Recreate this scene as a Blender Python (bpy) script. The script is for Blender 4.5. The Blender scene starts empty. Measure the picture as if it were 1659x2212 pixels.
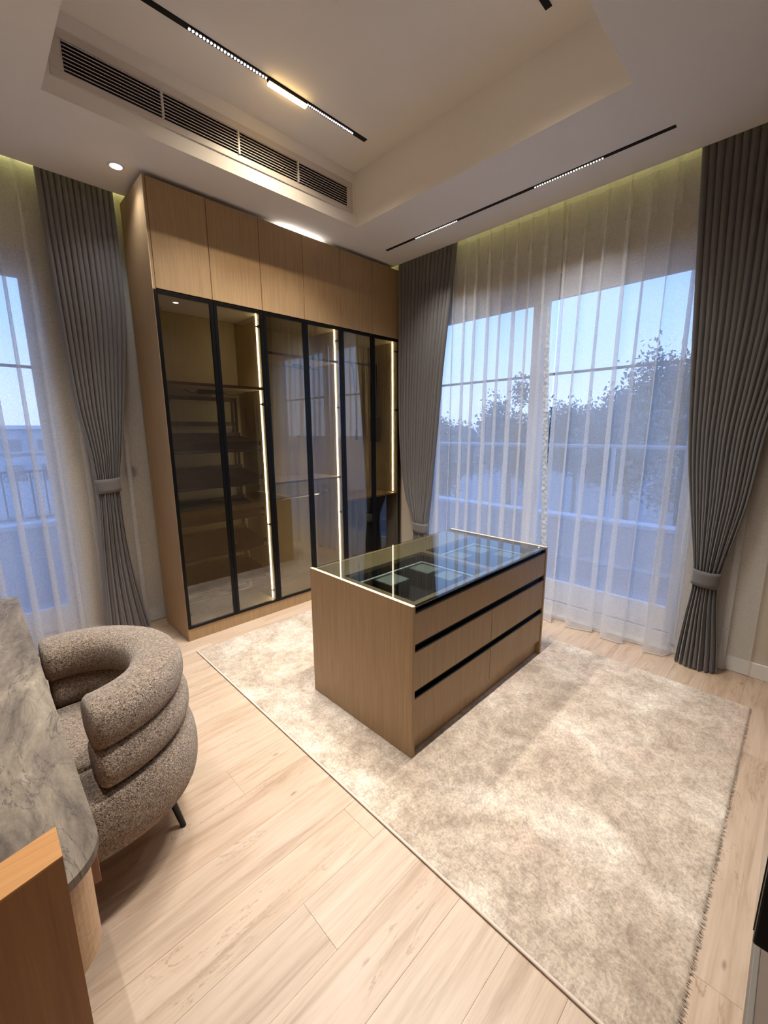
import bpy, math, random
from math import sin, cos, pi, radians, sqrt
from mathutils import Vector, Matrix, noise as mnoise

random.seed(7)
scene = bpy.context.scene
COL = scene.collection

# ------------------------------------------------------------------ camera
YAW, PITCH, ROLL, FPX = -0.78025, -0.19232, -0.00667, 903.546
fwd = Vector((-sin(YAW) * cos(PITCH), cos(YAW) * cos(PITCH), sin(PITCH)))
rt0 = Vector((cos(YAW), sin(YAW), 0))
up0 = rt0.cross(fwd)
rt = cos(ROLL) * rt0 + sin(ROLL) * up0
up = -sin(ROLL) * rt0 + cos(ROLL) * up0
cam_d = bpy.data.cameras.new('camera')
cam = bpy.data.objects.new('camera', cam_d)
COL.objects.link(cam)
cam.matrix_world = Matrix(((rt.x, up.x, -fwd.x, -3.565), (rt.y, up.y, -fwd.y, -3.936), (rt.z, up.z, -fwd.z, 1.65), (0, 0, 0, 1)))
cam_d.sensor_fit = 'HORIZONTAL'
cam_d.sensor_width = 36.0
cam_d.lens = FPX * 36.0 / 1659.0
cam_d.clip_start = 0.02
cam_d.clip_end = 300
scene.camera = cam

# ------------------------------------------------------------------ exposure
vs = scene.view_settings
scene.display_settings.display_device = 'sRGB'
vs.view_transform = 'Standard'
vs.look = 'None'
vs.gamma = 1.0
vs.use_curve_mapping = False
vs.exposure = 0.58
try:
    scene.cycles.max_bounces = 10
    scene.cycles.diffuse_bounces = 5
    scene.cycles.glossy_bounces = 5
    scene.cycles.transmission_bounces = 6
    scene.cycles.transparent_max_bounces = 28
    scene.cycles.sample_clamp_indirect = 6
    scene.cycles.use_denoising = True
    scene.cycles.caustics_reflective = False
    scene.cycles.caustics_refractive = False
except Exception:
    pass

# ------------------------------------------------------------------ sky at dusk
world = bpy.data.worlds.new('dusk_sky')
scene.world = world
world.use_nodes = True
wn = world.node_tree
wn.nodes.clear()
w_out = wn.nodes.new('ShaderNodeOutputWorld')
w_bg = wn.nodes.new('ShaderNodeBackground')
w_geo = wn.nodes.new('ShaderNodeNewGeometry')
w_sep = wn.nodes.new('ShaderNodeSeparateXYZ')
w_neg = wn.nodes.new('ShaderNodeMath'); w_neg.operation = 'MULTIPLY'; w_neg.inputs[1].default_value = -1
w_ramp = wn.nodes.new('ShaderNodeValToRGB')
wn.links.new(w_geo.outputs['Incoming'], w_sep.inputs[0])
wn.links.new(w_sep.outputs['Z'], w_neg.inputs[0])
wn.links.new(w_neg.outputs[0], w_ramp.inputs[0])
wn.links.new(w_ramp.outputs[0], w_bg.inputs[0])
wn.links.new(w_bg.outputs[0], w_out.inputs[0])
els = w_ramp.color_ramp.elements
els[0].position = 0.0; els[0].color = (0.50, 0.62, 0.92, 1)
els[1].position = 1.0; els[1].color = (0.12, 0.28, 0.72, 1)
for pos_, c_ in ((0.06, (0.52, 0.66, 1.0, 1)), (0.2, (0.36, 0.57, 1.0, 1)), (0.45, (0.22, 0.44, 0.95, 1))):
    e_ = els.new(pos_); e_.color = c_
w_bg.inputs[1].default_value = 1.6

# ------------------------------------------------------------------ room lamps (down-lighting of the track modules and downlights, plus added unseen lamps)
def area_light(name, loc, sx, sy, power, color, spread=180, rot=(0, 0, 0)):
    d = bpy.data.lights.new(name, 'AREA')
    d.shape = 'RECTANGLE'; d.size = sx; d.size_y = sy
    d.energy = power; d.color = color; d.spread = radians(spread)
    o = bpy.data.objects.new(name, d)
    o.location = loc; o.rotation_euler = rot
    COL.objects.link(o)
    return o
def spot_light(name, loc, power, color, angle, blend=0.6, size=0.04):
    d = bpy.data.lights.new(name, 'SPOT')
    d.energy = power; d.color = color; d.spot_size = radians(angle); d.spot_blend = blend; d.shadow_soft_size = size
    o = bpy.data.objects.new(name, d)
    o.location = loc
    COL.objects.link(o)
    return o
NEUTRAL = (1.0, 0.975, 0.955)
WARM = (1.0, 0.84, 0.62)
COOL = (0.90, 0.94, 1.0)
H, H2 = 3.333, 3.733
TRK_Y = (-1.352, -2.72)
for ty in TRK_Y:
    area_light('track_lamp_glow', (-2.20, ty, H2 - .02), .46, .03, 12, NEUTRAL, 86)
    area_light('track_lamp_glow', (-1.83, ty, H2 - .035), .27, .03, 6, WARM, 140)
    area_light('track_lamp_glow', (-1.49, ty, H2 - .02), .40, .03, 11, NEUTRAL, 86)
for yy in (-1.44, -2.55):
    area_light('slit_and_fill_glow', (-0.452, yy, H - .012), .02, .45, 4.0, NEUTRAL, 95)
    area_light('slit_and_fill_glow', (-3.55, yy, H - .012), .02, .45, 4.0, NEUTRAL, 110)  # unseen pair on the desk side, added as fill light
DOWNLIGHTS = [(-2.622, -0.552), (-1.313, -0.552), (-1.313, -3.508), (-2.622, -3.508)]
for k_, (dx, dy) in enumerate(DOWNLIGHTS):
    spot_light('downlight_glow', (dx, dy, H - .012), 14 if k_ == 1 else (15 if dy < -2 else 11), COOL, 140 if dy < -2 else 120, .9)
area_light('added_ceiling_glow', (-1.25, -.56, 3.304), .42, .02, 1.3, COOL, 180, (pi, 0, 0))  # unseen up-facing lamp added to make the ceiling glow over the wardrobe

# ------------------------------------------------------------------ materials
def new_mat(name):
    m = bpy.data.materials.new(name)
    m.use_nodes = True
    nt = m.node_tree
    nt.nodes.clear()
    out = nt.nodes.new('ShaderNodeOutputMaterial')
    b = nt.nodes.new('ShaderNodeBsdfPrincipled')
    nt.links.new(b.outputs[0], out.inputs[0])
    return m, nt, b, out
def N(nt, typ, **kw):
    n = nt.nodes.new(typ)
    for k, v in kw.items():
        setattr(n, k, v)
    return n
def coords(nt, scale=(1, 1, 1), kind='Object', rnd=0.0, rot=(0, 0, 0)):
    tc = N(nt, 'ShaderNodeTexCoord')
    mp = N(nt, 'ShaderNodeMapping')
    mp.inputs['Scale'].default_value = scale
    mp.inputs['Rotation'].default_value = rot
    src = tc.outputs[kind]
    if rnd:
        oi = N(nt, 'ShaderNodeObjectInfo')
        mu = N(nt, 'ShaderNodeMath', operation='MULTIPLY'); mu.inputs[1].default_value = rnd
        nt.links.new(oi.outputs['Random'], mu.inputs[0])
        ad = N(nt, 'ShaderNodeVectorMath', operation='ADD')
        nt.links.new(src, ad.inputs[0]); nt.links.new(mu.outputs[0], ad.inputs[1])
        src = ad.outputs[0]
    nt.links.new(src, mp.inputs[0])
    return mp.outputs[0]
def noise_n(nt, vec, scale, detail=4, rough=.55, dist=0.0):
    n = N(nt, 'ShaderNodeTexNoise')
    n.inputs['Scale'].default_value = scale; n.inputs['Detail'].default_value = detail
    n.inputs['Roughness'].default_value = rough; n.inputs['Distortion'].default_value = dist
    nt.links.new(vec, n.inputs['Vector'])
    return n.outputs['Fac']
def ramp(nt, fac, stops):
    r = N(nt, 'ShaderNodeValToRGB')
    e = r.color_ramp.elements
    e[0].position, e[0].color = stops[0][0], (*stops[0][1], 1)
    e[1].position, e[1].color = stops[-1][0], (*stops[-1][1], 1)
    for p_, c_ in stops[1:-1]:
        x = e.new(p_); x.color = (*c_, 1)
    nt.links.new(fac, r.inputs[0])
    return r.outputs[0]
def mixc(nt, fac, a, b, mode='MIX'):
    m = N(nt, 'ShaderNodeMix', data_type='RGBA', blend_type=mode)
    for sock, v in ((m.inputs[0], fac), (m.inputs[6], a), (m.inputs[7], b)):
        if isinstance(v, (int, float)): sock.default_value = v
        elif isinstance(v, tuple): sock.default_value = (*v, 1)
        else: nt.links.new(v, sock)
    return m.outputs[2]
def bump(nt, b, h, strength=.2, dist=.002):
    n = N(nt, 'ShaderNodeBump')
    n.inputs['Strength'].default_value = strength; n.inputs['Distance'].default_value = dist
    nt.links.new(h, n.inputs['Height']); nt.links.new(n.outputs[0], b.inputs['Normal'])
def srgb(r, g, b):
    f = lambda c: (c / 255 / 12.92) if c / 255 <= .04045 else ((c / 255 + .055) / 1.055) ** 2.4
    return (f(r), f(g), f(b))
def flat(name, col, rough=.5, metal=0.0, spec=.5, var=.06, vscale=6):
    m, nt, b, _ = new_mat(name)
    v = coords(nt)
    f = noise_n(nt, v, vscale, 3)
    c2 = tuple(c * (1 - var) for c in col)
    nt.links.new(ramp(nt, f, [(.3, c2), (.7, col)]), b.inputs['Base Color'])
    b.inputs['Roughness'].default_value = rough
    b.inputs['Metallic'].default_value = metal
    b.inputs['Specular IOR Level'].default_value = spec
    return m
def emitter(name, col, strength):
    m = bpy.data.materials.new(name); m.use_nodes = True
    nt = m.node_tree; nt.nodes.clear()
    o = nt.nodes.new('ShaderNodeOutputMaterial'); e = nt.nodes.new('ShaderNodeEmission')
    e.inputs[0].default_value = (*col, 1); e.inputs[1].default_value = strength
    nt.links.new(e.outputs[0], o.inputs[0])
    return m
def plaster(name, col):
    m, nt, b, _ = new_mat(name)
    v = coords(nt)
    f = noise_n(nt, v, 1.2, 3)
    nt.links.new(ramp(nt, f, [(.3, tuple(c * .97 for c in col)), (.7, col)]), b.inputs['Base Color'])
    b.inputs['Roughness'].default_value = .85
    bump(nt, b, noise_n(nt, v, 160, 4, .7), .12, .001)
    return m
def veneer(name, light, dark, grain_axis='Z', rough=.45, rnd=3.0, fine=1.0):
    m, nt, b, _ = new_mat(name)
    s1 = {'Z': (55, 55, 1.6), 'X': (1.6, 55, 55), 'Y': (55, 1.6, 55)}[grain_axis]
    s2 = {'Z': (260, 260, 6), 'X': (6, 260, 260), 'Y': (260, 6, 260)}[grain_axis]
    f1 = noise_n(nt, coords(nt, s1, rnd=rnd), 1.7 * fine, 4, .6, .2)
    f2 = noise_n(nt, coords(nt, s2, rnd=rnd), 1.0, 3, .6)
    c = ramp(nt, f1, [(.2, dark), (.5, tuple((a + d) / 2 for a, d in zip(light, dark))), (.82, light)])
    c2 = ramp(nt, f2, [(.35, (.80, .80, .80)), (.62, (1.0, 1.0, 1.0))])
    nt.links.new(mixc(nt, .55, c, c2, 'MULTIPLY'), b.inputs['Base Color'])
    b.inputs['Roughness'].default_value = rough
    bump(nt, b, f2, .12, .0006)
    return m
def fabric(name, light, dark, scale=900, rough=.9, bstr=.25):
    m, nt, b, _ = new_mat(name)
    v = coords(nt)
    f = noise_n(nt, v, scale, 2, .6)
    nt.links.new(ramp(nt, f, [(.35, dark), (.65, light)]), b.inputs['Base Color'])
    b.inputs['Roughness'].default_value = rough
    b.inputs['Sheen Weight'].default_value = .25
    bump(nt, b, f, bstr, .0008)
    return m
def glass_mat(name, tint, ior=1.5, rough=0.0):
    m = bpy.data.materials.new(name); m.use_nodes = True
    nt = m.node_tree; nt.nodes.clear()
    o = nt.nodes.new('ShaderNodeOutputMaterial')
    fr = nt.nodes.new('ShaderNodeFresnel')
    ge = nt.nodes.new('ShaderNodeNewGeometry')          # thin pane: same index on both faces
    mi = nt.nodes.new('ShaderNodeMapRange')
    mi.inputs['To Min'].default_value = ior; mi.inputs['To Max'].default_value = 1 / ior
    nt.links.new(ge.outputs['Backfacing'], mi.inputs[0]); nt.links.new(mi.outputs[0], fr.inputs[0])
    t = nt.nodes.new('ShaderNodeBsdfTransparent'); t.inputs[0].default_value = (*tint, 1)
    g = nt.nodes.new('ShaderNodeBsdfGlossy'); g.inputs['Roughness'].default_value = rough
    g.inputs[0].default_value = (1, 1, 1, 1)
    mx = nt.nodes.new('ShaderNodeMixShader')
    nt.links.new(fr.outputs[0], mx.inputs[0]); nt.links.new(t.outputs[0], mx.inputs[1]); nt.links.new(g.outputs[0], mx.inputs[2])
    nt.links.new(mx.outputs[0], o.inputs[0])
    return m
def sheer_mat(name, opacity, col=(.86, .84, .80)):
    m = bpy.data.materials.new(name); m.use_nodes = True
    nt = m.node_tree; nt.nodes.clear()
    o = nt.nodes.new('ShaderNodeOutputMaterial')
    t = nt.nodes.new('ShaderNodeBsdfTransparent')
    d = nt.nodes.new('ShaderNodeBsdfDiffuse'); d.inputs[0].default_value = (*col, 1)
    tr = nt.nodes.new('ShaderNodeBsdfTranslucent'); tr.inputs[0].default_value = (*col, 1)
    m1 = nt.nodes.new('ShaderNodeMixShader'); m1.inputs[0].default_value = .45
    m2 = nt.nodes.new('ShaderNodeMixShader')
    f = noise_n(nt, coords(nt, (1, 1, .35)), 330, 2, .7)
    mr = nt.nodes.new('ShaderNodeMapRange')
    mr.inputs['From Min'].default_value = .3; mr.inputs['From Max'].default_value = .7
    mr.inputs['To Min'].default_value = max(0, opacity - .13); mr.inputs['To Max'].default_value = min(1, opacity + .13)
    nt.links.new(f, mr.inputs[0])
    nt.links.new(d.outputs[0], m1.inputs[1]); nt.links.new(tr.outputs[0], m1.inputs[2])
    nt.links.new(mr.outputs[0], m2.inputs[0])
    nt.links.new(t.outputs[0], m2.inputs[1]); nt.links.new(m1.outputs[0], m2.inputs[2])
    nt.links.new(m2.outputs[0], o.inputs[0])
    return m

M = {}
M['ceiling'] = plaster('ceiling_paint', srgb(234, 229, 223))
M['wall'] = plaster('wall_paint', srgb(196, 186, 168))
M['wall_dark'] = plaster('dark_taupe_paint', srgb(126, 112, 100))
M['white'] = flat('white_lacquer', srgb(228, 224, 218), .4)
M['skirt'] = flat('taupe_skirting', srgb(118, 110, 100), .5)
M['vent'] = flat('vent_aluminium_paint', srgb(206, 198, 190), .4)
M['vent_dark'] = flat('vent_duct_dark', srgb(34, 30, 34), .8)
M['frame_white'] = flat('window_upvc', srgb(225, 225, 228), .35)
M['muntin'] = flat('muntin_grey', srgb(120, 124, 138), .4)
M['veneer'] = veneer('oak_veneer', srgb(178, 147, 108), srgb(150, 121, 85))
M['interior'] = veneer('wardrobe_laminate', srgb(202, 184, 148), srgb(190, 172, 136))
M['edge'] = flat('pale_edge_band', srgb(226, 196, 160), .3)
M['black'] = flat('black_anodised', (.003, .003, .0035), .32, .0, .22)
M['black_soft'] = flat('black_velvet', (.006, .006, .008), .8)
M['black_gloss'] = flat('black_gloss_panel', (.004, .004, .006), .05, 0, .8)
M['chrome'] = flat('chrome', (.75, .75, .76), .15, 1.0)
M['bronze'] = flat('bronze_metal', srgb(52, 33, 24), .4, .5)
M['shelf_reflection'] = flat('brown_reflection_leather', srgb(60, 34, 24), .55)  # lighter brown: a reflection on two rack shelves put into their colour
M['burgundy'] = flat('burgundy_leather', srgb(34, 8, 10), .55)
M['shelf_edge'] = flat('dark_red_edge', srgb(70, 36, 30), .4)
M['wardrobe_glass'] = glass_mat('bronze_glass', (.70, .67, .62), 1.95)
M['table_glass'] = glass_mat('smoked_glass', (.74, .77, .74), 1.75)
M['window_glass'] = glass_mat('window_glass', (.93, .95, .97), 1.35)
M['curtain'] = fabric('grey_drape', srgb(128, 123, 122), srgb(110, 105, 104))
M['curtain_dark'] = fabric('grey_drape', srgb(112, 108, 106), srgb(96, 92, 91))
M['sheer'] = sheer_mat('sheer_voile', .50, (.90, .90, .89))
M['tape'] = sheer_mat('header_tape', .66)
M['pleat'] = sheer_mat('sheer_pleat', .30)
M['hem'] = sheer_mat('hem_thread', .9)
M['selvedge'] = sheer_mat('crumpled_selvedge', .8, (.84, .80, .68))
M['boucle'] = None
M['cord'] = flat('black_cable', (.01, .01, .01), .5)
M['steel'] = flat('black_steel', (.01, .01, .011), .4, .3)
M['rug_binding'] = flat('rug_binding', srgb(214, 198, 182), .9)
M['desk_wood'] = veneer('desk_light_oak', srgb(204, 168, 128), srgb(182, 144, 104), 'Y')
M['panel_wood'] = veneer('panel_oak', srgb(196, 142, 92), srgb(164, 112, 68), 'Z')
M['panel_edge'] = veneer('panel_edge_oak', srgb(224, 164, 96), srgb(204, 142, 78), 'X')
M['led_warm'] = emitter('led_strip_glow', (1.0, .92, .62), 20)
M['led_white'] = emitter('led_dot_glow', (1.0, .90, .92), 6)
M['led_dim'] = emitter('led_dot_dim_glow', (1.0, .92, .84), 1.6)
M['led_flood'] = emitter('flood_lens_glow', (1.0, .66, .26), 10)
M['led_down'] = emitter('downlight_lens_glow', (.92, .95, 1.0), 14)
M['led_cove'] = emitter('cove_strip_glow', (.80, .84, .36), 7)
M['leaf'] = flat('hazy_tree_leaf', srgb(128, 140, 138), .8)  # paled blue-grey, distance haze put into the leaf colour
M['trunk'] = flat('tree_bark', srgb(120, 120, 116), .9)
M['render'] = plaster('outer_render', srgb(184, 188, 200))
M['cap'] = plaster('parapet_cap_paint', srgb(214, 218, 230))
M['rail'] = flat('railing_paint', srgb(196, 202, 214), .4)
M['ground'] = flat('outer_ground', srgb(150, 156, 160), .9)

# floor oak
m, nt, b, _ = new_mat('pale_oak_plank')
oi = N(nt, 'ShaderNodeObjectInfo')
v1 = coords(nt, (1.1, 13, 1), rnd=37.0)
v2 = coords(nt, (5, 90, 1), rnd=37.0)
v3 = coords(nt, (2.2, 6.5, 1), rnd=37.0)
f1 = noise_n(nt, v1, 1.0, 5, .62, 1.1)
f2 = noise_n(nt, v2, 1.0, 3, .6)
c = ramp(nt, f1, [(.25, srgb(154, 130, 106)), (.42, srgb(184, 162, 138)), (.60, srgb(196, 175, 153)), (.8, srgb(204, 186, 166))])
tint = ramp(nt, oi.outputs['Random'], [(0, (1.0, .96, .92)), (.35, (.975, .955, .93)), (.6, (1.0, .94, .915)), (1, (.96, .945, .93))])
c = mixc(nt, 1.0, c, tint, 'MULTIPLY')
c = mixc(nt, .28, c, ramp(nt, f2, [(.33, (.62, .58, .54)), (.58, (1, 1, 1))]), 'MULTIPLY')
vo = N(nt, 'ShaderNodeTexVoronoi'); vo.inputs['Scale'].default_value = 1.0
nt.links.new(v3, vo.inputs['Vector'])
knot = ramp(nt, vo.outputs['Distance'], [(.012, (.8, .8, .8)), (.055, (0, 0, 0))])
c = mixc(nt, knot, c, srgb(128, 100, 76))
cr = noise_n(nt, coords(nt, (1.7, 8.5, 1), rnd=61.0), 1.0, 5, .62, 1.6)
crack = ramp(nt, cr, [(.484, (0, 0, 0)), (.497, (1, 1, 1)), (.510, (0, 0, 0))])
msk = ramp(nt, noise_n(nt, coords(nt, (1.5, 5, 1), rnd=23.0), 1.0, 2), [(.52, (0, 0, 0)), (.64, (.85, .85, .85))])
c = mixc(nt, mixc(nt, 1.0, crack, msk, 'MULTIPLY'), c, srgb(146, 118, 92))
nt.links.new(c, b.inputs['Base Color'])
b.inputs['Roughness'].default_value = .42
bump(nt, b, f2, .08, .0006)
M['plank'] = m

# rug
m, nt, b, _ = new_mat('woven_rug_pile')
big = noise_n(nt, coords(nt, (1, 1, 1)), 2.3, 5, .62, .6)
mid = noise_n(nt, coords(nt, (1, 1, 1)), 14, 5, .7, .5)
def ribs(rot, sc=24):
    w = N(nt, 'ShaderNodeTexWave', wave_type='BANDS', bands_direction='X', wave_profile='SIN')
    w.inputs['Scale'].default_value = sc; w.inputs['Distortion'].default_value = 7; w.inputs['Detail'].default_value = 3
    w.inputs['Detail Scale'].default_value = 2.2; w.inputs['Detail Roughness'].default_value = .65
    nt.links.new(coords(nt, (1, 1, 1), rot=(0, 0, radians(rot))), w.inputs['Vector'])
    return w.outputs['Fac']
sx = ribs(88)
sy = ribs(8)
sd = ribs(48, 21)
mk1 = ramp(nt, noise_n(nt, coords(nt), 3.1, 2), [(.44, (0, 0, 0)), (.52, (1, 1, 1))])
mk2 = ramp(nt, noise_n(nt, coords(nt, (1, 1, 1), rot=(0, 0, 1.0)), 2.6, 2), [(.50, (0, 0, 0)), (.57, (1, 1, 1))])
st = mixc(nt, mk1, sx, sy)
st = mixc(nt, mk2, st, sd)
c = ramp(nt, big, [(.32, srgb(164, 147, 128)), (.5, srgb(187, 171, 152)), (.66, srgb(213, 200, 183))])
pinkm = ramp(nt, noise_n(nt, coords(nt), 1.7, 3), [(.54, (0, 0, 0)), (.66, (.55, .55, .55))])
c = mixc(nt, pinkm, c, srgb(198, 173, 157))
c = mixc(nt, .75, c, ramp(nt, mid, [(.36, (.70, .68, .66)), (.62, (1.16, 1.16, 1.15))]), 'MULTIPLY')
fine_ = noise_n(nt, coords(nt), 75, 4, .75, .4)
c = mixc(nt, .30, c, ramp(nt, st, [(.15, (.74, .71, .68)), (.55, (1.04, 1.03, 1.02))]), 'MULTIPLY')
c = mixc(nt, .85, c, ramp(nt, fine_, [(.38, (.72, .69, .66)), (.52, (1.0, 1.0, 1.0)), (.66, (1.20, 1.19, 1.18))]), 'MULTIPLY')
nt.links.new(c, b.inputs['Base Color'])
b.inputs['Roughness'].default_value = .95
b.inputs['Sheen Weight'].default_value = .2
bump(nt, b, fine_, .5, .003)
M['rug'] = m

# marble
m, nt, b, _ = new_mat('grey_marble')
v = coords(nt, (1, 1, 1), rot=(0, 0, radians(35)))
v_ = coords(nt, (9, 2.6, 3), rot=(0, 0, radians(-35)))
f1 = noise_n(nt, v_, 1.0, 10, .78, .6)
f2 = noise_n(nt, coords(nt, (34, 7, 6), rot=(0, 0, radians(-38))), 1.0, 9, .8, .7)
c = ramp(nt, f1, [(.32, srgb(84, 74, 64)), (.44, srgb(116, 104, 91)), (.56, srgb(142, 130, 112)), (.72, srgb(178, 166, 146))])
c = mixc(nt, .6, c, ramp(nt, f2, [(.3, (.55, .53, .55)), (.52, (1, 1, 1)), (.75, (1.15, 1.13, 1.1))]), 'MULTIPLY')
vn = ramp(nt, noise_n(nt, coords(nt, (6, 1.6, 2), rot=(0, 0, radians(-30))), 1.0, 6, .6, 2.0), [(.488, (0, 0, 0)), (.5, (.7, .7, .7)), (.512, (0, 0, 0))])
c = mixc(nt, vn, c, srgb(70, 60, 60))
nt.links.new(c, b.inputs['Base Color'])
b.inputs['Roughness'].default_value = .62
b.inputs['Specular IOR Level'].default_value = .3
bump(nt, b, f2, .15, .001)
M['marble'] = m

# boucle
m, nt, b, _ = new_mat('taupe_boucle')
v = coords(nt)
vo = N(nt, 'ShaderNodeTexVoronoi'); vo.inputs['Scale'].default_value = 190
ds = N(nt, 'ShaderNodeVectorMath', operation='ADD')
nz = N(nt, 'ShaderNodeTexNoise'); nz.inputs['Scale'].default_value = 90; nz.inputs['Detail'].default_value = 2
nt.links.new(v, nz.inputs['Vector'])
sc_ = N(nt, 'ShaderNodeVectorMath', operation='SCALE'); sc_.inputs['Scale'].default_value = .012
nt.links.new(nz.outputs['Color'], sc_.inputs[0])
nt.links.new(v, ds.inputs[0]); nt.links.new(sc_.outputs[0], ds.inputs[1])
nt.links.new(ds.outputs[0], vo.inputs['Vector'])
f = noise_n(nt, v, 150, 3, .75, 1.0)
c = ramp(nt, f, [(.36, srgb(66, 52, 42)), (.47, srgb(134, 115, 97)), (.57, srgb(178, 158, 136)), (.75, srgb(200, 182, 158))])
nt.links.new(c, b.inputs['Base Color'])
b.inputs['Roughness'].default_value = 1.0
b.inputs['Sheen Weight'].default_value = .3
mxh = N(nt, 'ShaderNodeMath', operation='ADD')
nt.links.new(f, mxh.inputs[0]); nt.links.new(vo.outputs['Distance'], mxh.inputs[1])
bump(nt, b, mxh.outputs[0], .8, .006)
M['boucle'] = m

# ------------------------------------------------------------------ mesh builder
def wloc(o):
    v = Vector((0, 0, 0))
    while o is not None:
        v += o.location
        o = o.parent
    return v
class MB:
    def __init__(s):
        s.v, s.f, s.m, s.sm = [], [], [], []
    def add(s, vs_, fs, m=0, smooth=False):
        k = len(s.v)
        s.v += [tuple(p) for p in vs_]
        for f in fs:
            s.f.append(tuple(i + k for i in f)); s.m.append(m); s.sm.append(smooth)
        return s
    def box(s, x0, x1, y0, y1, z0, z1, m=0):
        x0, x1 = sorted((x0, x1)); y0, y1 = sorted((y0, y1)); z0, z1 = sorted((z0, z1))
        vs_ = [(x0, y0, z0), (x1, y0, z0), (x1, y1, z0), (x0, y1, z0), (x0, y0, z1), (x1, y0, z1), (x1, y1, z1), (x0, y1, z1)]
        fs = [(0, 3, 2, 1), (4, 5, 6, 7), (0, 1, 5, 4), (1, 2, 6, 5), (2, 3, 7, 6), (3, 0, 4, 7)]
        return s.add(vs_, fs, m)
    def prism(s, pts, z0, z1, m=0, smooth=False):
        n = len(pts)
        vs_ = [(x, y, z0) for x, y in pts] + [(x, y, z1) for x, y in pts]
        s.add(vs_, [tuple(range(n - 1, -1, -1)), tuple(range(n, 2 * n))], m)
        return s.add(vs_, [(i, (i + 1) % n, n + (i + 1) % n, n + i) for i in range(n)], m, smooth)
    def tube(s, path, r, seg=8, m=0, ry=None, caps=True, smooth=True):
        path = [Vector(p) for p in path]
        rs = r if isinstance(r, (list, tuple)) else [r] * len(path)
        ring = []
        prev = None
        for i, p in enumerate(path):
            t = (path[min(i + 1, len(path) - 1)] - path[max(i - 1, 0)]).normalized()
            ref = Vector((0, 0, 1)) if abs(t.z) < .95 else Vector((1, 0, 0))
            a = t.cross(ref).normalized(); c_ = a.cross(t).normalized()
            k = 1.0 if ry is None else ry
            ring.append([p + a * (rs[i] * cos(2 * pi * j / seg)) + c_ * (rs[i] * k * sin(2 * pi * j / seg)) for j in range(seg)])
        vs_ = [q for rr in ring for q in rr]
        fs = []
        for i in range(len(path) - 1):
            for j in range(seg):
                fs.append((i * seg + j, i * seg + (j + 1) % seg, (i + 1) * seg + (j + 1) % seg, (i + 1) * seg + j))
        s.add(vs_, fs, m, smooth)
        if caps:
            s.add(ring[0], [tuple(range(seg))], m)
            s.add(ring[-1], [tuple(range(seg - 1, -1, -1))], m)
        return s
    def disc(s, c, r, nrm='Z-', seg=12, m=0):
        x, y, z = c
        s.add([(x + r * cos(2 * pi * i / seg), y + r * sin(2 * pi * i / seg), z) for i in range(seg)], [tuple(range(seg - 1, -1, -1))], m)
        return s
    def grid(s, fn, nu, nv, m=0, smooth=True):
        vs_ = [fn(i / nu, j / nv) for j in range(nv + 1) for i in range(nu + 1)]
        fs = [(j * (nu + 1) + i, j * (nu + 1) + i + 1, (j + 1) * (nu + 1) + i + 1, (j + 1) * (nu + 1) + i) for j in range(nv) for i in range(nu)]
        return s.add(vs_, fs, m, smooth)
    def build(s, name, mats, parent=None, bevel=0.0, seg=2, origin=None, label=None):
        me = bpy.data.meshes.new(name)
        base = wloc(parent) if parent is not None else Vector((0, 0, 0))
        o = bpy.data.objects.new(name, me)
        if origin is not None:
            o.location = Vector(origin) - base
        off = base + (Vector(origin) - base if origin is not None else Vector((0, 0, 0)))
        me.from_pydata([(x - off.x, y - off.y, z - off.z) for x, y, z in s.v], [], s.f)
        if not isinstance(mats, (list, tuple)): mats = [mats]
        for mt in mats: me.materials.append(mt)
        for i, p in enumerate(me.polygons):
            p.material_index = s.m[i]; p.use_smooth = s.sm[i]
        me.update()
        COL.objects.link(o)
        if parent is not None: o.parent = parent
        if bevel:
            md = o.modifiers.new('bevel', 'BEVEL'); md.width = bevel; md.segments = seg; md.limit_method = 'ANGLE'
        if label: o['label'] = label
        return o
def thing(name, label, cat, loc, group=None):
    o = bpy.data.objects.new(name, None); COL.objects.link(o)
    o.location = loc; o.empty_display_size = .1
    o['label'] = label; o['category'] = cat
    if group: o['group'] = group
    return o
def tag(o, label, cat, group=None):
    o['label'] = label; o['category'] = cat
    if group: o['group'] = group
    return o
def struct(o):
    o['kind'] = 'structure'
    return o
def sempty(name, loc):
    o = bpy.data.objects.new(name, None); COL.objects.link(o); o.location = loc
    o['kind'] = 'structure'
    return o

XL, YF = -4.08, -4.03       # left wall, front wall planes
PX, PY = -0.113, -0.187     # edges of the two curtain pockets
TX0, TX1, TY0, TY1 = -3.045, -0.961, -3.077, -0.995   # tray recess

# ------------------------------------------------------------------ floor
fl = struct(MB().box(XL - .25, .25, YF - .15, .25, -.12, -.012).build('floor', M['ground']))
PW = 0.192
rows = int((0.0 - YF) / PW) + 2
rnd = random.Random(5)
for r_ in range(rows):
    y0 = YF + r_ * PW; y1 = min(y0 + PW, .0)
    if y1 - y0 < .02: continue
    x = XL - rnd.uniform(0, 1.1)
    while x < 0:
        x1 = x + 1.285
        a, b_ = max(x, XL), min(x1, 0.0)
        if b_ - a > .03:
            g = .0002
            MB().box(a + g, b_ - g, y0 + g, y1 - g, -.012, rnd.uniform(-.0004, 0)).build('plank', M['plank'], fl, bevel=.0005, seg=1, origin=((a + b_) / 2, (y0 + y1) / 2, 0))
        x = x1
# thresholds under the two windows
MB().box(0, .25, -3.41, -.90, -.012, .0).build('threshold', M['white'], fl)
MB().box(-4.0, -3.06, 0, .25, -.012, .0).build('threshold', M['white'], fl)

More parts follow.
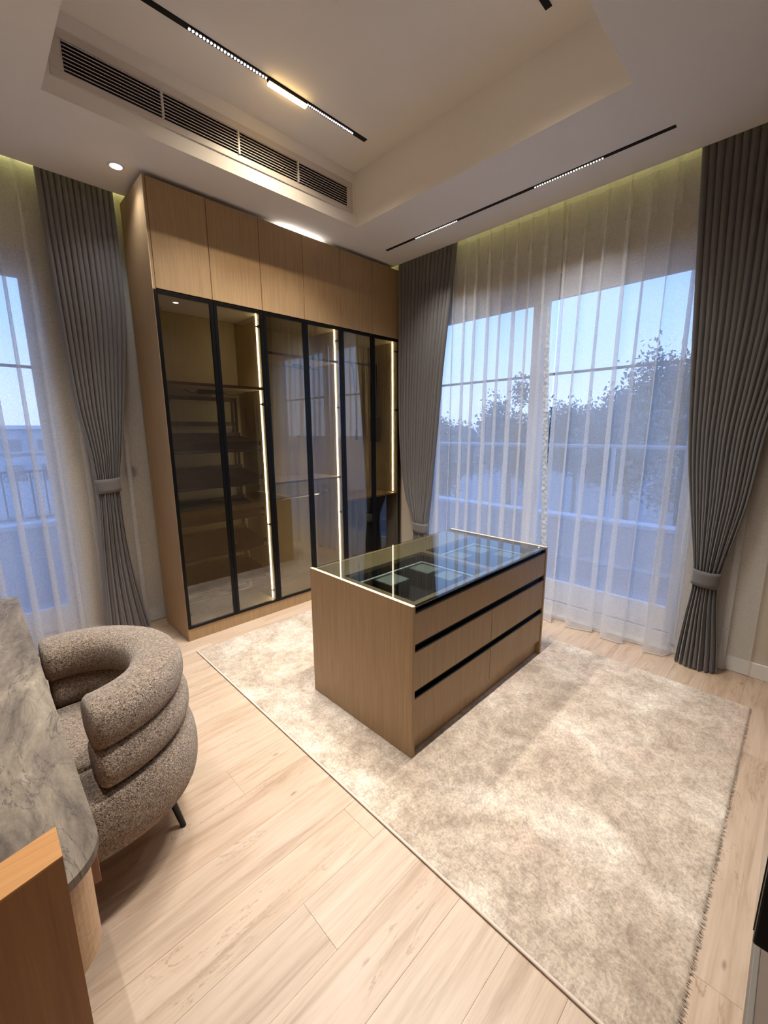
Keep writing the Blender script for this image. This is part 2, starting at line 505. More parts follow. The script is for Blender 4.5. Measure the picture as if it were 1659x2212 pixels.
# ------------------------------------------------------------------ walls
mb = MB()
mb.box(0, .25, -.90, .25, 0, 3.75); mb.box(0, .25, YF, -3.41, 0, 3.75); mb.box(0, .25, -3.41, -.90, 2.87, 3.75)
struct(mb.build('wall_right', M['wall']))
mb = MB()
mb.box(-3.06, 0, 0, .25, 0, 3.75); mb.box(XL, -4.0, 0, .25, 0, 3.75); mb.box(-4.0, -3.06, 0, .25, 2.87, 3.75)
struct(mb.build('wall_back', M['wall']))
struct(MB().box(XL - .2, XL, YF - .15, .25, 0, 3.75).build('wall_left', M['wall']))
struct(MB().box(XL, .25, YF - .15, YF, 0, 3.75).build('wall_front', M['wall_dark']))
struct(MB().box(-.016, 0, YF, -3.41, 0, .105).box(-.016, 0, -.90, 0, 0, .105).build('baseboard_right', M['white'], bevel=.003))
struct(MB().box(-3.06, -.016, -.016, 0, 0, .105).box(XL, -4.0, -.016, 0, 0, .105).build('baseboard_back', M['white'], bevel=.003))
struct(MB().box(XL, -.016, YF, YF + .016, 0, .105).build('baseboard_front', M['skirt'], bevel=.003))

# ------------------------------------------------------------------ ceiling with tray recess and curtain pockets
mb = MB()
mb.box(XL, TX0, YF, PY, H, 3.75); mb.box(TX1, PX, YF, PY, H, 3.75)
mb.box(TX0, TX1, YF, TY0, H, 3.75); mb.box(TX0, TX1, TY1, PY, H, 3.75)
mb.box(TX0, TX1, TY0, TY1, H2, 3.75)
mb.box(PX, 0, YF, 0, 3.47, 3.75); mb.box(XL, PX, PY, 0, 3.47, 3.75)
ceil = struct(mb.build('ceiling', M['ceiling']))
struct(MB().box(-.075, -.02, YF + .05, -.05, 3.40, 3.415).build('trim_1', M['white']))      # curtain rails in the pockets
struct(MB().box(XL + .05, -2.52, -.155, -.04, 3.40, 3.415).build('trim_2', M['white']))
# cove light strips inside the pockets
o = MB().box(-.014, -.002, YF + .1, -.1, 3.435, 3.445).build('cove_light_strip', M['led_cove'])
tag(o, 'yellow-green light strip hidden in the curtain pocket above the wide window', 'light')
o = MB().box(XL + .1, -.1, -.014, -.002, 3.435, 3.445).build('cove_light_strip', M['led_cove'])
tag(o, 'yellow-green light strip hidden in the curtain pocket above the left window', 'light')

# ------------------------------------------------------------------ windows
def build_window(name, axis, a0, a1, panes, zt=2.80, zb=.02):
    """axis 'Y': window in wall x = const, spans y a0..a1 ; panes: list of glass spans"""
    w = sempty(name, (0.12, (a0 + a1) / 2, 0) if axis == 'Y' else ((a0 + a1) / 2, 0.12, 0))
    def bx(mb, u0, u1, d0, d1, z0, z1, m=0):
        if axis == 'Y': mb.box(d0, d1, u0, u1, z0, z1, m)
        else: mb.box(u0, u1, d0, d1, z0, z1, m)
    mb = MB()
    bx(mb, a0, a0 + .05, .09, .21, zb, 2.87); bx(mb, a1 - .05, a1, .09, .21, zb, 2.87)
    bx(mb, a0 + .05, a1 - .05, .09, .21, zt, 2.87); bx(mb, a0 + .05, a1 - .05, .09, .21, 0, .09)
    mb.build('window_frame', M['frame_white'], w, bevel=.003)
    for i, (g0, g1) in enumerate(panes):
        d = .105 + .045 * (i % 2)
        fr = MB()
        lw = .075
        bx(fr, g0 - lw, g0, d, d + .04, .10, zt); bx(fr, g1, g1 + lw, d, d + .04, .10, zt)
        bx(fr, g0, g1, d, d + .04, .10, .29); bx(fr, g0, g1, d, d + .04, 2.715, zt)
        sh = fr.build('sash', M['frame_white'], w, bevel=.002)
        gl = MB(); bx(gl, g0 - .005, g1 + .005, d + .018, d + .024, .285, 2.72)
        gl.build('glass_pane', M['window_glass'], sh)
        mu = MB(); bx(mu, g0, g1, d + .012, d + .03, 2.108, 2.128)
        mu.build('muntin', M['muntin'], sh)
    return w
w1 = build_window('window_1', 'Y', -3.41, -.90, [(-3.31, -2.231), (-2.068, -1.0)])
MB().box(.075, .10, -2.215, -2.19, 1.0, 1.22).build('handle', M['frame_white'], w1, bevel=.004)
build_window('window_2', 'X', -4.0, -3.06, [(-3.90, -3.14)])

# ------------------------------------------------------------------ air vent on tray wall
vent = thing('air_vent', 'long white linear air grille on the ceiling tray side, in four sections of slats', 'vent', (-2.0, TY1, 3.53))
Y1 = TY1
mb = MB()
vx = [-2.936, -2.466, -1.996, -1.534, -1.062]
mb.box(vx[0] - .06, vx[-1] + .06, Y1 - .008, Y1, 3.60, 3.645); mb.box(vx[0] - .06, vx[-1] + .06, Y1 - .008, Y1, 3.42, 3.46)
mb.box(vx[0] - .06, vx[0], Y1 - .008, Y1, 3.46, 3.60); mb.box(vx[-1], vx[-1] + .06, Y1 - .008, Y1, 3.46, 3.60)
mb.build('frame', M['vent'], vent, bevel=.002)
MB().box(vx[0], vx[-1], Y1 - .0015, Y1 - .0005, 3.46, 3.60).build('dark_backing', M['vent_dark'], vent)
for x in vx[1:-1]:
    MB().box(x - .006, x + .006, Y1 - .018, Y1 - .002, 3.46, 3.60).build('mullion', M['vent'], vent)
sl_me = None
for i in range(4):
    a, b_ = vx[i] + (.006 if i else 0), vx[i + 1] - (.006 if i < 3 else 0)
    for k in range(8):
        z = 3.4695 + k * .0174
        mb = MB()
        mb.add([(a, Y1 - .017, z - .004), (b_, Y1 - .017, z - .004), (b_, Y1 - .017, z), (a, Y1 - .017, z),
                (a, Y1 - .002, z + .003), (b_, Y1 - .002, z + .003), (b_, Y1 - .002, z + .007), (a, Y1 - .002, z + .007)],
               [(0, 1, 2, 3), (3, 2, 6, 7), (7, 6, 5, 4), (4, 5, 1, 0), (0, 3, 7, 4), (1, 5, 6, 2)])
        mb.build('slat', M['vent'], vent)

# ------------------------------------------------------------------ track lights
def track(name, label, y, lo=-3.0, hi=-1.171):
    t = thing(name, label, 'light', ((lo + hi) / 2, y, H2), 'ceiling light tracks in the tray')
    MB().box(lo, hi, y - .017, y + .017, H2 - .004, H2 + .0).build('rail', M['black'], t)
    def module(x0, x1, n, mat, nm, drop=.007, r=.0064):
        mb = MB()
        mb.box(x0, x1, y - .013, y + .013, H2 - drop, H2 - .004)
        for i in range(n):
            xc = x0 + (i + .5) * (x1 - x0) / n
            mb.tube([(xc, y, H2 - drop + .0005), (xc, y, H2 - drop - .004)], [r * 1.0, r * .8], 10, 1)
        mb.build(nm, [M['black'], mat], t)
    module(-2.431, -1.967, 24, M['led_white'], 'led_module')
    module(-1.686, -1.29, 24, M['led_white'], 'led_module', r=.0052)
    mb = MB()
    mb.box(-1.962, -1.692, y - .014, y + .014, H2 - .02, H2 - .004, 0)
    n = 16
    for i in range(n):
        xc = -1.962 + (i + .5) * .27 / n
        mb.box(xc - .0072, xc + .0072, y - .0135, y + .0135, H2 - .034, H2 - .02, 1)
    mb.build('flood_module', [M['black'], M['led_flood']], t)
    return t
track('track_light', 'black recessed light track with bright lens dots and a glowing amber part, near the vent', TRK_Y[0])
track('track_light', 'black light track at the top edge, only its bright tip showing, farther from the vent', TRK_Y[1])
t = thing('slit_light', 'thin black slit light in the ceiling running along the wide window', 'light', (-.452, -2.0, H))
MB().box(-.466, -.438, -3.163, -.85, H - .003, H).build('rail', M['black'], t)
for (a, b_) in ((-1.664, -1.211), (-2.782, -2.32)):
    mb = MB(); mb.box(-.464, -.440, a, b_, H - .005, H - .003)
    for i in range(26):
        yc = a + (i + .5) * (b_ - a) / 26
        mb.tube([(-.452, yc, H - .004), (-.452, yc, H - .009)], [.006, .005], 8, 1)
    mb.build('led_module', [M['black'], M['led_dim']], t)
DL_LABEL = ['small round white downlight in the ceiling near the left curtain top', 'round downlight hidden above the wardrobe, glowing over its top edge',
            'round downlight by the front wall, mirrored in the first wardrobe door', 'round downlight by the front wall over the desk side']
for (dx, dy), lb in zip(DOWNLIGHTS, DL_LABEL):
    t = thing('downlight', lb, 'light', (dx, dy, H), 'ceiling downlights')
    t['group'] = 'ceiling downlights'
    seg = 24
    ring = MB()
    prof = [(.034, H - .001), (.036, H - .006), (.046, H - .005), (.049, H)]
    vs_ = [(dx + r * cos(2 * pi * j / seg), dy + r * sin(2 * pi * j / seg), z) for r, z in prof for j in range(seg)]
    ring.add(vs_, [(i * seg + j, i * seg + (j + 1) % seg, (i + 1) * seg + (j + 1) % seg, (i + 1) * seg + j) for i in range(3) for j in range(seg)], 0, True)
    ring.build('rim', M['white'], t)
    MB().disc((dx, dy, H - .0025), .036, seg=24).build('lens', M['led_down'], t)

# ------------------------------------------------------------------ wardrobe
WX0, WX1, WYF, WYB = -2.505, -0.038, -0.641, -0.118
HW, HG, HB = 3.300, 2.611, 0.102
DW = (WX1 - WX0) / 6
wr = thing('wardrobe', 'tall oak veneer wardrobe with six black-framed glass doors and lit inside', 'wardrobe', ((WX0 + WX1) / 2, -.38, 0))
P1, P2 = WX0 + 2 * DW, WX0 + 4 * DW
MB().box(WX0, WX0 + .02, WYF, WYB, 0, HW).build('side_panel', M['veneer'], wr, bevel=.001, seg=1)
MB().box(WX1 - .02, WX1, WYF, WYB, 0, HW).build('side_panel', M['veneer'], wr, bevel=.001, seg=1)
MB().box(WX0 + .02, WX1 - .02, WYF + .003, WYF + .02, 0, HB - .002).build('plinth', M['veneer'], wr)
MB().box(WX0 + .02, WX1 - .02, WYB - .02, WYB, HB, HW).build('back_panel', M['interior'], wr)
MB().box(WX0 + .02, WX1 - .02, WYF + .024, WYB - .02, HW - .018, HW).build('top_board', M['interior'], wr)
MB().box(WX0 + .02, WX1 - .02, WYF + .024, WYB - .02, HG - .012, HG + .006).build('dividing_board', M['interior'], wr)
MB().box(WX0 + .02, WX1 - .02, WYF + .024, WYB - .02, HB - .02, HB).build('bottom_board', M['interior'], wr)
for px_ in (P1, P2):
    MB().box(px_ - .009, px_ + .009, WYF + .024, WYB - .02, HB, HG - .012).build('partition', M['interior'], wr)
MB().box(WX0 + .02, WX0 + .0215, WYF + .024, WYB - .02, HB, HG - .012).build('side_lining', M['interior'], wr)
MB().box(WX1 - .0215, WX1 - .02, WYF + .024, WYB - .02, HB, HG - .012).build('side_lining', M['interior'], wr)
for k in range(6):
    a, b_ = WX0 + k * DW, WX0 + (k + 1) * DW
    if k == 0: a += .0205
    if k == 5: b_ -= .0205
    MB().box(a + .0018, b_ - .0018, WYF, WYF + .02, HG + .008, HW - .001).build('upper_door', M['veneer'], wr, bevel=.001, seg=1)
    a, b_ = WX0 + k * DW + (.003 if k == 0 else .001), WX0 + (k + 1) * DW - (.003 if k == 5 else .001)
    yf, yb_ = WYF - .003, WYF + .019
    s_ = .026
    mb = MB()
    mb.box(a, a + s_, yf, yb_, HB, HG - .001); mb.box(b_ - s_, b_, yf, yb_, HB, HG - .001)
    mb.box(a + s_, b_ - s_, yf, yb_, HG - .025, HG - .001); mb.box(a + s_, b_ - s_, yf, yb_, HB, HB + .022)
    d = mb.build('glass_door', M['black'], wr, bevel=.0015, seg=1)
    MB().box(a + s_ - .004, b_ - s_ + .004, yf + .006, yf + .010, HB + .018, HG - .021).build('glass_pane', M['wardrobe_glass'], d)
    # concealed hinges on the outer stile of each door pair
    side = -1 if k % 2 == 0 else 1
    hx = (a + .012) if side < 0 else (b_ - .012)
    px_ = hx - side * .0
    for hz in (.208, .831, 1.875, 2.495):
        mb = MB()
        x_in = a + s_ + .0 if side < 0 else b_ - s_
        sx_ = 1 if side < 0 else -1
        mb.tube([(x_in - sx_ * .004, yb_ + .010, hz), (x_in + sx_ * .012, yb_ + .010, hz)], [.014, .011], 12)
        mb.box(x_in + sx_ * .0, x_in + sx_ * .016, yb_ + .004, yb_ + .022, hz - .007, hz + .007)
        mb.box(x_in + sx_ * .010, x_in + sx_ * .022, yb_ + .010, yb_ + .030, hz - .004, hz + .004)
        mb.build('hinge', M['steel'], d)
# pale edge band on the upper left
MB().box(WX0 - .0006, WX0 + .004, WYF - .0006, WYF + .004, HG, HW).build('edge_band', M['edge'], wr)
# LED profiles (on partitions, left faces, near the front)
for lx, z0 in ((P1 - .009, HB + .01), (P2 - .009, HB + .01), (WX1 - .0215, .955)):
    yy = -.545
    MB().box(lx - .006, lx, yy - .004, yy + .004, z0, HG - .014).build('led_strip', [M['led_warm']], wr)
# small marks of dark red front edges on shelves
def shelf(x0, x1, z, th=.02, nm='shelf'):
    sh = MB().box(x0, x1, WYF + .05, WYB - .02, z - th, z).build(nm, M['interior'], wr)
    MB().box(x0, x1, WYF + .044, WYF + .05, z - th - .001, z + .001).build('edge_strip', M['shelf_edge'], sh)
    return sh
B1 = (WX0 + .0225, P1 - .0095); B2 = (P1 + .0095, P2 - .0095); B3 = (P2 + .0095, WX1 - .0225)
shelf(B1[0], B1[1], 2.015)
shelf(B2[0], B2[1], 2.315)
shelf(B2[0], B2[1], 1.195, .015)
# pull-out shoe rack in first bay
rk = MB()
rx0, rx1 = B1[0] + .02, B1[1] - .075
for x in (rx0, rx1):
    rk.box(x, x + .018, -.20, -.18, .16, 1.94)
rk.box(rx0, rx1 + .018, -.20, -.18, 1.915, 1.945); rk.box(rx0, rx1 + .018, -.20, -.185, 1.70, 1.735)
rk.box(rx0, rx1 + .018, -.20, -.18, .14, .17)
rack = rk.build('shoe_rack', M['bronze'], wr, label='bronze-brown metal pull-out shoe rack frame')
for i, z in enumerate((1.555, 1.265, .98, .69, .40)):
    sh = MB()
    x0, x1 = rx0 - .008, rx1 + .026
    yf_, yb2 = -.56, -.21
    zb = z + .055
    sh.add([(x0, yf_, z), (x1, yf_, z), (x1, yb2, zb), (x0, yb2, zb), (x0, yf_, z - .008), (x1, yf_, z - .008), (x1, yb2, zb - .008), (x0, yb2, zb - .008)],
           [(0, 1, 2, 3), (7, 6, 5, 4), (0, 4, 5, 1), (1, 5, 6, 2), (2, 6, 7, 3), (3, 7, 4, 0)], 0)
    sh.box(x0, x1, yf_ - .008, yf_, z - .02, z + .014, 1)
    sh.tube([(x0, yf_ + .01, z - .062), (x1, yf_ + .01, z - .062)], .009, 8, 1)
    sh.box(x0, x1, -.215, -.20, zb - .02, zb + .03, 1)
    for xx in (x0 - .006, x1):
        sh.box(xx, xx + .006, yf_ - .012, yf_ + .0, z - .028, z + .016, 2)
        sh.box(xx, xx + .007, yf_ + .0, yf_ + .022, z - .069, z - .055, 2)
    sh.box(x0, x1, yf_ + .03, yf_ + .04, z - .075, z - .01, 0)
    sh.build('tilted_shelf', [M['burgundy'] if i not in (2, 4) else M['shelf_reflection'], M['bronze'], M['chrome']], rack)
# hanging rod in the second bay
rod = MB()
rod.tube([(B2[0] + .002, -.35, 1.0), (B2[1] - .002, -.35, 1.0)], .013, 12)
for x in (B2[0], B2[1] - .006):
    rod.box(x, x + .006, -.375, -.325, .985, 1.04)
rod.build('hanging_rod', M['chrome'], wr, label='chrome hanging rod below the middle shelf')
# LED drivers under the shelves
for cx_, cy_, cz, nm in ((-2.02, -.30, 1.994, 0), (-1.07, -.26, 2.294, 1)):
    mb = MB()
    pts = []
    for i in range(24):
        a = 2 * pi * i / 24
        e = 2.6
        pts.append((cx_ + .11 * math.copysign(abs(cos(a)) ** (2 / e), cos(a)), cy_ + .03 * math.copysign(abs(sin(a)) ** (2 / e), sin(a))))
    mb.prism(pts, cz - .032, cz, 0)
    path = [(cx_ + .10, cy_, cz - .012), (cx_ + .14, cy_ + .01, cz - .022), (cx_ + .20, cy_, cz - .028), (cx_ + .26, cy_ - .02, cz - .022), (cx_ + .30, cy_ - .03, cz - .008), (cx_ + .32, cy_ - .03, cz)]
    mb.tube(path, .003, 6, 0)
    path = [(cx_ - .10, cy_, cz - .014), (cx_ - .15, cy_ + .02, cz - .025), (cx_ - .19, cy_ + .03, cz - .01), (cx_ - .20, cy_ + .03, cz)]
    mb.tube(path, .003, 6, 0)
    mb.build('light_driver', M['black_gloss'], wr, label='black light driver box with cable under the shelf')
# pull-down hanging lift in the third bay
lf = MB()
lf.tube([(B3[0] + .05, -.30, 2.375), (B3[1] - .02, -.30, 2.375)], .010, 10)
for x in (B3[0] + .05, B3[1] - .055):
    lf.box(x, x + .022, -.33, -.27, 1.78, 2.385)
    lf.box(x - .012, x + .032, -.36, -.24, 1.52, 1.80)
lf.tube([(-.45, -.30, 2.37), (-.45, -.33, 2.3), (-.45, -.36, 1.9), (-.45, -.36, 1.56)], .007, 8)
lf.tube([(-.45, -.36, 1.66), (-.45, -.36, 1.55)], [.011, .014], 10)
lf.build('wardrobe_lift', M['bronze'], wr, label='dark pull-down clothes lift with hanging handle')
# drawer chest in third bay
MB().box(B3[0], B3[1], WYF + .03, WYB - .02, HB, .925).build('lower_chest', M['black_gloss'], wr, label='black glossy chest at the foot of the right bay')
MB().box(B3[0], B3[1], WYF + .026, WYB - .02, .926, .944).build('chest_top', M['veneer'], wr)

# ------------------------------------------------------------------ island
IX, IY, IW, ID, IH = -2.171, -2.716, 1.449, .834, .830
RUG_T = .011
Z0 = RUG_T
isl = thing('dresser_island', 'oak dresser island with smoked glass top and black-edged drawers on the rug', 'dresser', (IX + IW / 2, IY + ID / 2, Z0))
T = .02
for x in (IX, IX + IW - T):
    pn = MB().box(x, x + T, IY, IY + ID, Z0, IH).build('end_panel', M['veneer'], isl, bevel=.001, seg=1)
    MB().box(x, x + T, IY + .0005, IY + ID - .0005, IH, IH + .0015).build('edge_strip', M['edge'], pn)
MB().box(IX + T, IX + IW - T, IY + ID - T, IY + ID, Z0, IH - .008).build('back_panel', M['veneer'], isl)
MB().box(IX + T, IX + IW - T, IY + .032, IY + .05, Z0, .118).build('plinth', M['veneer'], isl)
MB().box(IX + T, IX + IW - T, IY + .10, IY + ID - T, .118, .60).build('carcass', M['interior'], isl)
xm = -1.44
def drawer(x0, x1, z0, z1):
    MB().box(x0 + .0022, x1 - .0022, IY + .004, IY + .022, z0 + .001, z1).build('drawer_front', M['veneer'], isl, bevel=.001, seg=1)
def gprofile(z0, z1):
    mb = MB()
    x0, x1 = IX + T, IX + IW - T
    # black channel: recessed back and a proud lip at the lower edge
    mb.box(x0, x1, IY + .020, IY + .026, z0, z1)
    mb.box(x0, x1, IY + .001, IY + .022, z0, z0 + .010)
    mb.box(x0, x1, IY + .006, IY + .022, z1 - .004, z1)
    mb.build('handle_profile', M['black'], isl, bevel=.001, seg=1)
X0_, X1_ = IX + T, IX + IW - T
drawer(X0_, X1_, .627, .789); gprofile(.789, .822)
drawer(X0_, xm, .376, .586); drawer(xm, X1_, .376, .586); gprofile(.586, .627)
drawer(X0_, xm, .118, .334); drawer(xm, X1_, .118, .334); gprofile(.334, .376)
# glass top and the display well under it
MB().box(X0_ + .001, X1_ - .001, IY + .001, IY + ID - .001, .822, .830).build('glass_top', M['table_glass'], isl, bevel=.001, seg=1)
fr = MB()
OX0, OX1, OY0, OY1, XD0, XD1 = -2.098, -.765, -2.657, -2.122, -1.412, -1.366
zt0, zt1 = .800, .8205
fr.box(X0_, OX0, IY + .027, IY + ID - T, zt0, zt1); fr.box(OX1, X1_, IY + .027, IY + ID - T, zt0, zt1)
fr.box(OX0, OX1, IY + .027, OY0, zt0, zt1); fr.box(OX0, OX1, OY1, IY + ID - T, zt0, zt1)
fr.box(XD0, XD1, OY0, OY1, zt0, zt1)
M['top_frame'] = veneer('brown_board', srgb(150, 128, 96), srgb(128, 106, 78), 'X')
fr.build('top_frame', M['top_frame'], isl)
for (a, b_) in ((OX0, XD0), (XD1, OX1)):
    tr = MB()
    tr.box(a, b_, OY0, OY1, .62, .63)
    tr.box(a, a + .008, OY0, OY1, .63, .80); tr.box(b_ - .008, b_, OY0, OY1, .63, .80)
    tr.box(a + .008, b_ - .008, OY0, OY0 + .008, .63, .80); tr.box(a + .008, b_ - .008, OY1 - .008, OY1, .63, .80)
    ty = tr.build('display_tray', M['black_soft'], isl)
    rim = MB()
    ra, rb, rc, rd = a + .055, b_ - .014, OY0 + .05, OY1 - .02
    zz = .755; e = .011
    rim.box(ra, rb, rd - e, rd, zz, zz + .006); rim.box(ra, rb, rc, rc + e, zz, zz + .006)
    rim.box(ra, ra + e, rc, rd, zz, zz + .006); rim.box(rb - e, rb, rc, rd, zz, zz + .006)
    rim.build('tray_rim', M['frame_white'], ty)
    if 'velvet_top' not in M:
        M['velvet_top'] = fabric('grey_velvet', srgb(126, 134, 130), srgb(104, 112, 110))
    for (u0, u1, v0, v1) in ((.31, .56, -.17, -.012), (.78, .995, -.19, -.012), (.78, .995, -.37, -.235)) if a < -1.5 else ((.35, .58, -.17, -.012), (.72, .94, -.19, -.012), (.80, .99, -.40, -.26)):
        bx0, bx1 = a + .01 + u0 * (b_ - a - .02), a + .01 + u1 * (b_ - a - .02)
        blk = MB(); blk.box(bx0, bx1, OY1 + v0, OY1 + v1, .63, .742)
        bo = blk.build('display_block', M['black_soft'], ty, bevel=.002)
        MB().box(bx0 + .002, bx1 - .002, OY1 + v0 + .002, OY1 + v1 - .002, .742, .747).build('velvet_pad', M['velvet_top'], ty)

# ------------------------------------------------------------------ rug
RX0, RX1, RY0, RY1 = -2.518, -.435, -3.89, -.84
def rugf(u, v):
    x = RX0 + u * (RX1 - RX0); y = RY0 + v * (RY1 - RY0)
    n1 = mnoise.noise((x * 9, y * 9, 0)); n2 = mnoise.noise((x * 40, y * 40, 3))
    e = min(u * (RX1 - RX0), (1 - u) * (RX1 - RX0), v * (RY1 - RY0), (1 - v) * (RY1 - RY0))
    z = .0095 + .0015 * n1 + .0012 * n2
    z = min(z, .0107)
    if e < .004: z = .001
    jx = jy = 0
    if u > .999: jx = .010 * mnoise.noise((y * 30, 1, 7)) + .006 * mnoise.noise((y * 90, 5, 7))
    if v < .001: jy = .006 * mnoise.noise((x * 60, 2, 9)) + .004 * mnoise.noise((x * 150, 2, 9))
    if v > .999: jy = .006 * mnoise.noise((x * 60, 2, 19))
    return (x + jx, y + jy, z)
rg = thing('area_rug', 'large beige distressed-pattern rug under the dresser island', 'rug', ((RX0 + RX1) / 2, (RY0 + RY1) / 2, 0))
MB().grid(rugf, 300, 420).build('pile', M['rug'], rg)
MB().box(RX0 + .003, RX1 - .006, RY0 + .006, RY1 - .006, 0.0003, .004).build('backing', M['black_soft'], rg)
MB().tube([(RX0 - .001, RY0 + .002 + i * (RY1 - RY0 - .004) / 30, .0065) for i in range(31)], .0058, 8).build('binding', M['rug_binding'], rg)
# ragged yarn fringe along the two loose edges
fr = MB(); rr = random.Random(3)
for i in range(620):
    x = rr.uniform(RX0 + .02, RX1 - .005); l = rr.uniform(.004, .014)
    fr.add([(x, RY0 + .006, .008), (x + .005, RY0 + .006, .007), (x + rr.uniform(-.004, .006), RY0 - l, .001)], [(0, 2, 1)])
for i in range(700):
    y = rr.uniform(RY0 + .01, RY1 - .01); l = rr.uniform(.004, .016)
    fr.add([(RX1 - .006, y, .008), (RX1 - .006, y + .006, .007), (RX1 + l, y + rr.uniform(-.004, .006), .001)], [(0, 2, 1)])
o = fr.build('yarn_edge', M['rug'], rg); o['kind'] = 'stuff'

# ------------------------------------------------------------------ curtains
def lerp_keys(keys, z):
    keys = sorted(keys)
    if z <= keys[0][0]: return keys[0][1]
    if z >= keys[-1][0]: return keys[-1][1]
    for i in range(len(keys) - 1):
        z0, a = keys[i]; z1, b_ = keys[i + 1]
        if z0 <= z <= z1:
            t = (z - z0) / (z1 - z0)
            # catmull-rom
            zp, p_ = keys[max(i - 1, 0)]; zn, n_ = keys[min(i + 2, len(keys) - 1)]
            m0 = (b_ - p_) / (z1 - zp) * (z1 - z0) if z1 != zp else b_ - a
            m1 = (n_ - a) / (zn - z0) * (z1 - z0) if zn != z0 else b_ - a
            t2, t3 = t * t, t * t * t
            return (2 * t3 - 3 * t2 + 1) * a + (t3 - 2 * t2 + t) * m0 + (-2 * t3 + 3 * t2) * b_ + (t3 - t2) * m1
def drape(label, axis, depth, lk, rk, ztie, npl, loc, mat, seed, ztop=3.395, zbot=.012, dkeys=None, namp=.026):
    """axis 'Y' = hangs along y (x is depth); lk/rk: edges as a function of height"""
    r = random.Random(seed)
    t = thing('blackout_curtain', label, 'curtain', loc, 'grey tied-back curtains')
    ph = [r.uniform(-.18, .18) for _ in range(npl + 1)]
    wv = [r.uniform(.8, 1.25) for _ in range(npl)]
    tot = sum(wv); cum = [0]
    for w_ in wv: cum.append(cum[-1] + w_ / tot)
    top_w = abs(lerp_keys(rk, ztop) - lerp_keys(lk, ztop))
    def f(u, v):
        z = zbot + v * (ztop - zbot)
        a, b_ = lerp_keys(lk, z), lerp_keys(rk, z)
        k = 0
        while k < npl - 1 and u > cum[k + 1]: k += 1
        s_ = (u - cum[k]) / (cum[k + 1] - cum[k]); s_ = min(max(s_, 0), 1)
        uni = (k + s_) / npl
        near = math.exp(-((z - ztie) / .5) ** 2)
        below = max(0, min(1, (ztie - z) / .25)) if z < ztie else 0
        bl = min(1, near + below)
        uu = uni * (1 - bl) + u * bl
        w_ = abs(b_ - a)
        pos = a + (b_ - a) * uu
        gather = top_w / max(w_, .05)
        amp = min(namp * (0.6 + .5 * gather), .06)
        amp *= (1 + .30 * bl * sin(k * 2.4 + seed))
        lob = abs(sin(pi * s_)) ** .36
        pair = abs(sin(pi * (s_ + (k % 2)) / 2)) ** .5
        if npl > 13: lob = lob * (1 - .85 * bl) + pair * .85 * bl
        else: lob = lob * (1 - .7 * below) + pair * .7 * below
        # whole bunch bulges at tie
        bul = sin(pi * uu) * (.03 * near + .03 * below)
        wob = .006 * sin(z * 2.3 + k * 1.7 + seed) * (1 - near)
        dd = (lerp_keys(dkeys, z) if dkeys else depth) + amp * lob - amp * .5 + bul + wob * .5
        pos += wob * .35 * (1 - abs(2 * uu - 1))
        zz = z + (.010 * (1 - lob) if v < .02 else 0)
        return (-dd, pos, zz) if axis == 'Y' else (pos, -dd, zz)
    ss_ = [0, .03, .09, .2, .35, .5, .65, .8, .91, .97]
    us = [cum[k] + q * (cum[k + 1] - cum[k]) for k in range(npl) for q in ss_] + [1.0]
    nu = len(us) - 1
    mb = MB(); mb.grid(lambda u, v: f(us[int(round(u * nu))], v), nu, 90)
    mb.build('drape', mat, t)
    # tieback band
    a, b_ = lerp_keys(lk, ztie), lerp_keys(rk, ztie)
    c_, hw = (a + b_) / 2, abs(b_ - a) / 2 + .006
    dc = (lerp_keys(dkeys, ztie) if dkeys else depth) + .012
    hd = .062
    def fb(u, v):
        th = 2 * pi * u
        z = ztie - .052 + v * .108 + .006 * cos(th)
        e = 2.1
        p_ = c_ + hw * math.copysign(abs(cos(th)) ** (2 / e), cos(th))
        d_ = dc + hd * math.copysign(abs(sin(th)) ** (2 / e), sin(th))
        return (-d_, p_, z) if axis == 'Y' else (p_, -d_, z)
    mb = MB(); mb.grid(fb, 48, 4)
    bo = mb.build('tieback', mat, t)
    so = bo.modifiers.new('thick', 'SOLIDIFY'); so.thickness = .003; so.offset = 1
    return t
drape('grey pleated curtain tied back at mid height, left of the wardrobe', 'X', .12,
      [(3.4, -2.99), (2.9, -2.985), (2.4, -2.972), (1.83, -2.945), (1.5, -2.905), (1.24, -2.892), (.9, -2.91), (.5, -2.935), (0, -2.965)],
      [(3.4, -2.54), (2.9, -2.541), (2.46, -2.553), (1.91, -2.621), (1.56, -2.679), (1.24, -2.733), (.86, -2.736), (.46, -2.705), (0, -2.64)],
      1.245, 13, (-2.77, -.12, 0), M['curtain'], 1, namp=.030)
drape('grey pleated curtain between the wardrobe and the wide window', 'Y', .085,
      [(3.4, -1.40), (3.0, -1.352), (2.65, -1.31), (2.23, -1.262), (1.5, -1.195), (.9, -1.135), (.62, -1.10), (.3, -1.13), (0, -1.15)],
      [(3.4, -.66), (2.6, -.66), (1.9, -.665), (1.3, -.71), (.9, -.80), (.62, -.93), (.3, -.90), (0, -.87)],
      .60, 15, (-.09, -1.0, 0), M['curtain_dark'], 2, dkeys=[(3.4, .082), (2, .09), (.6, .105), (0, .115)])
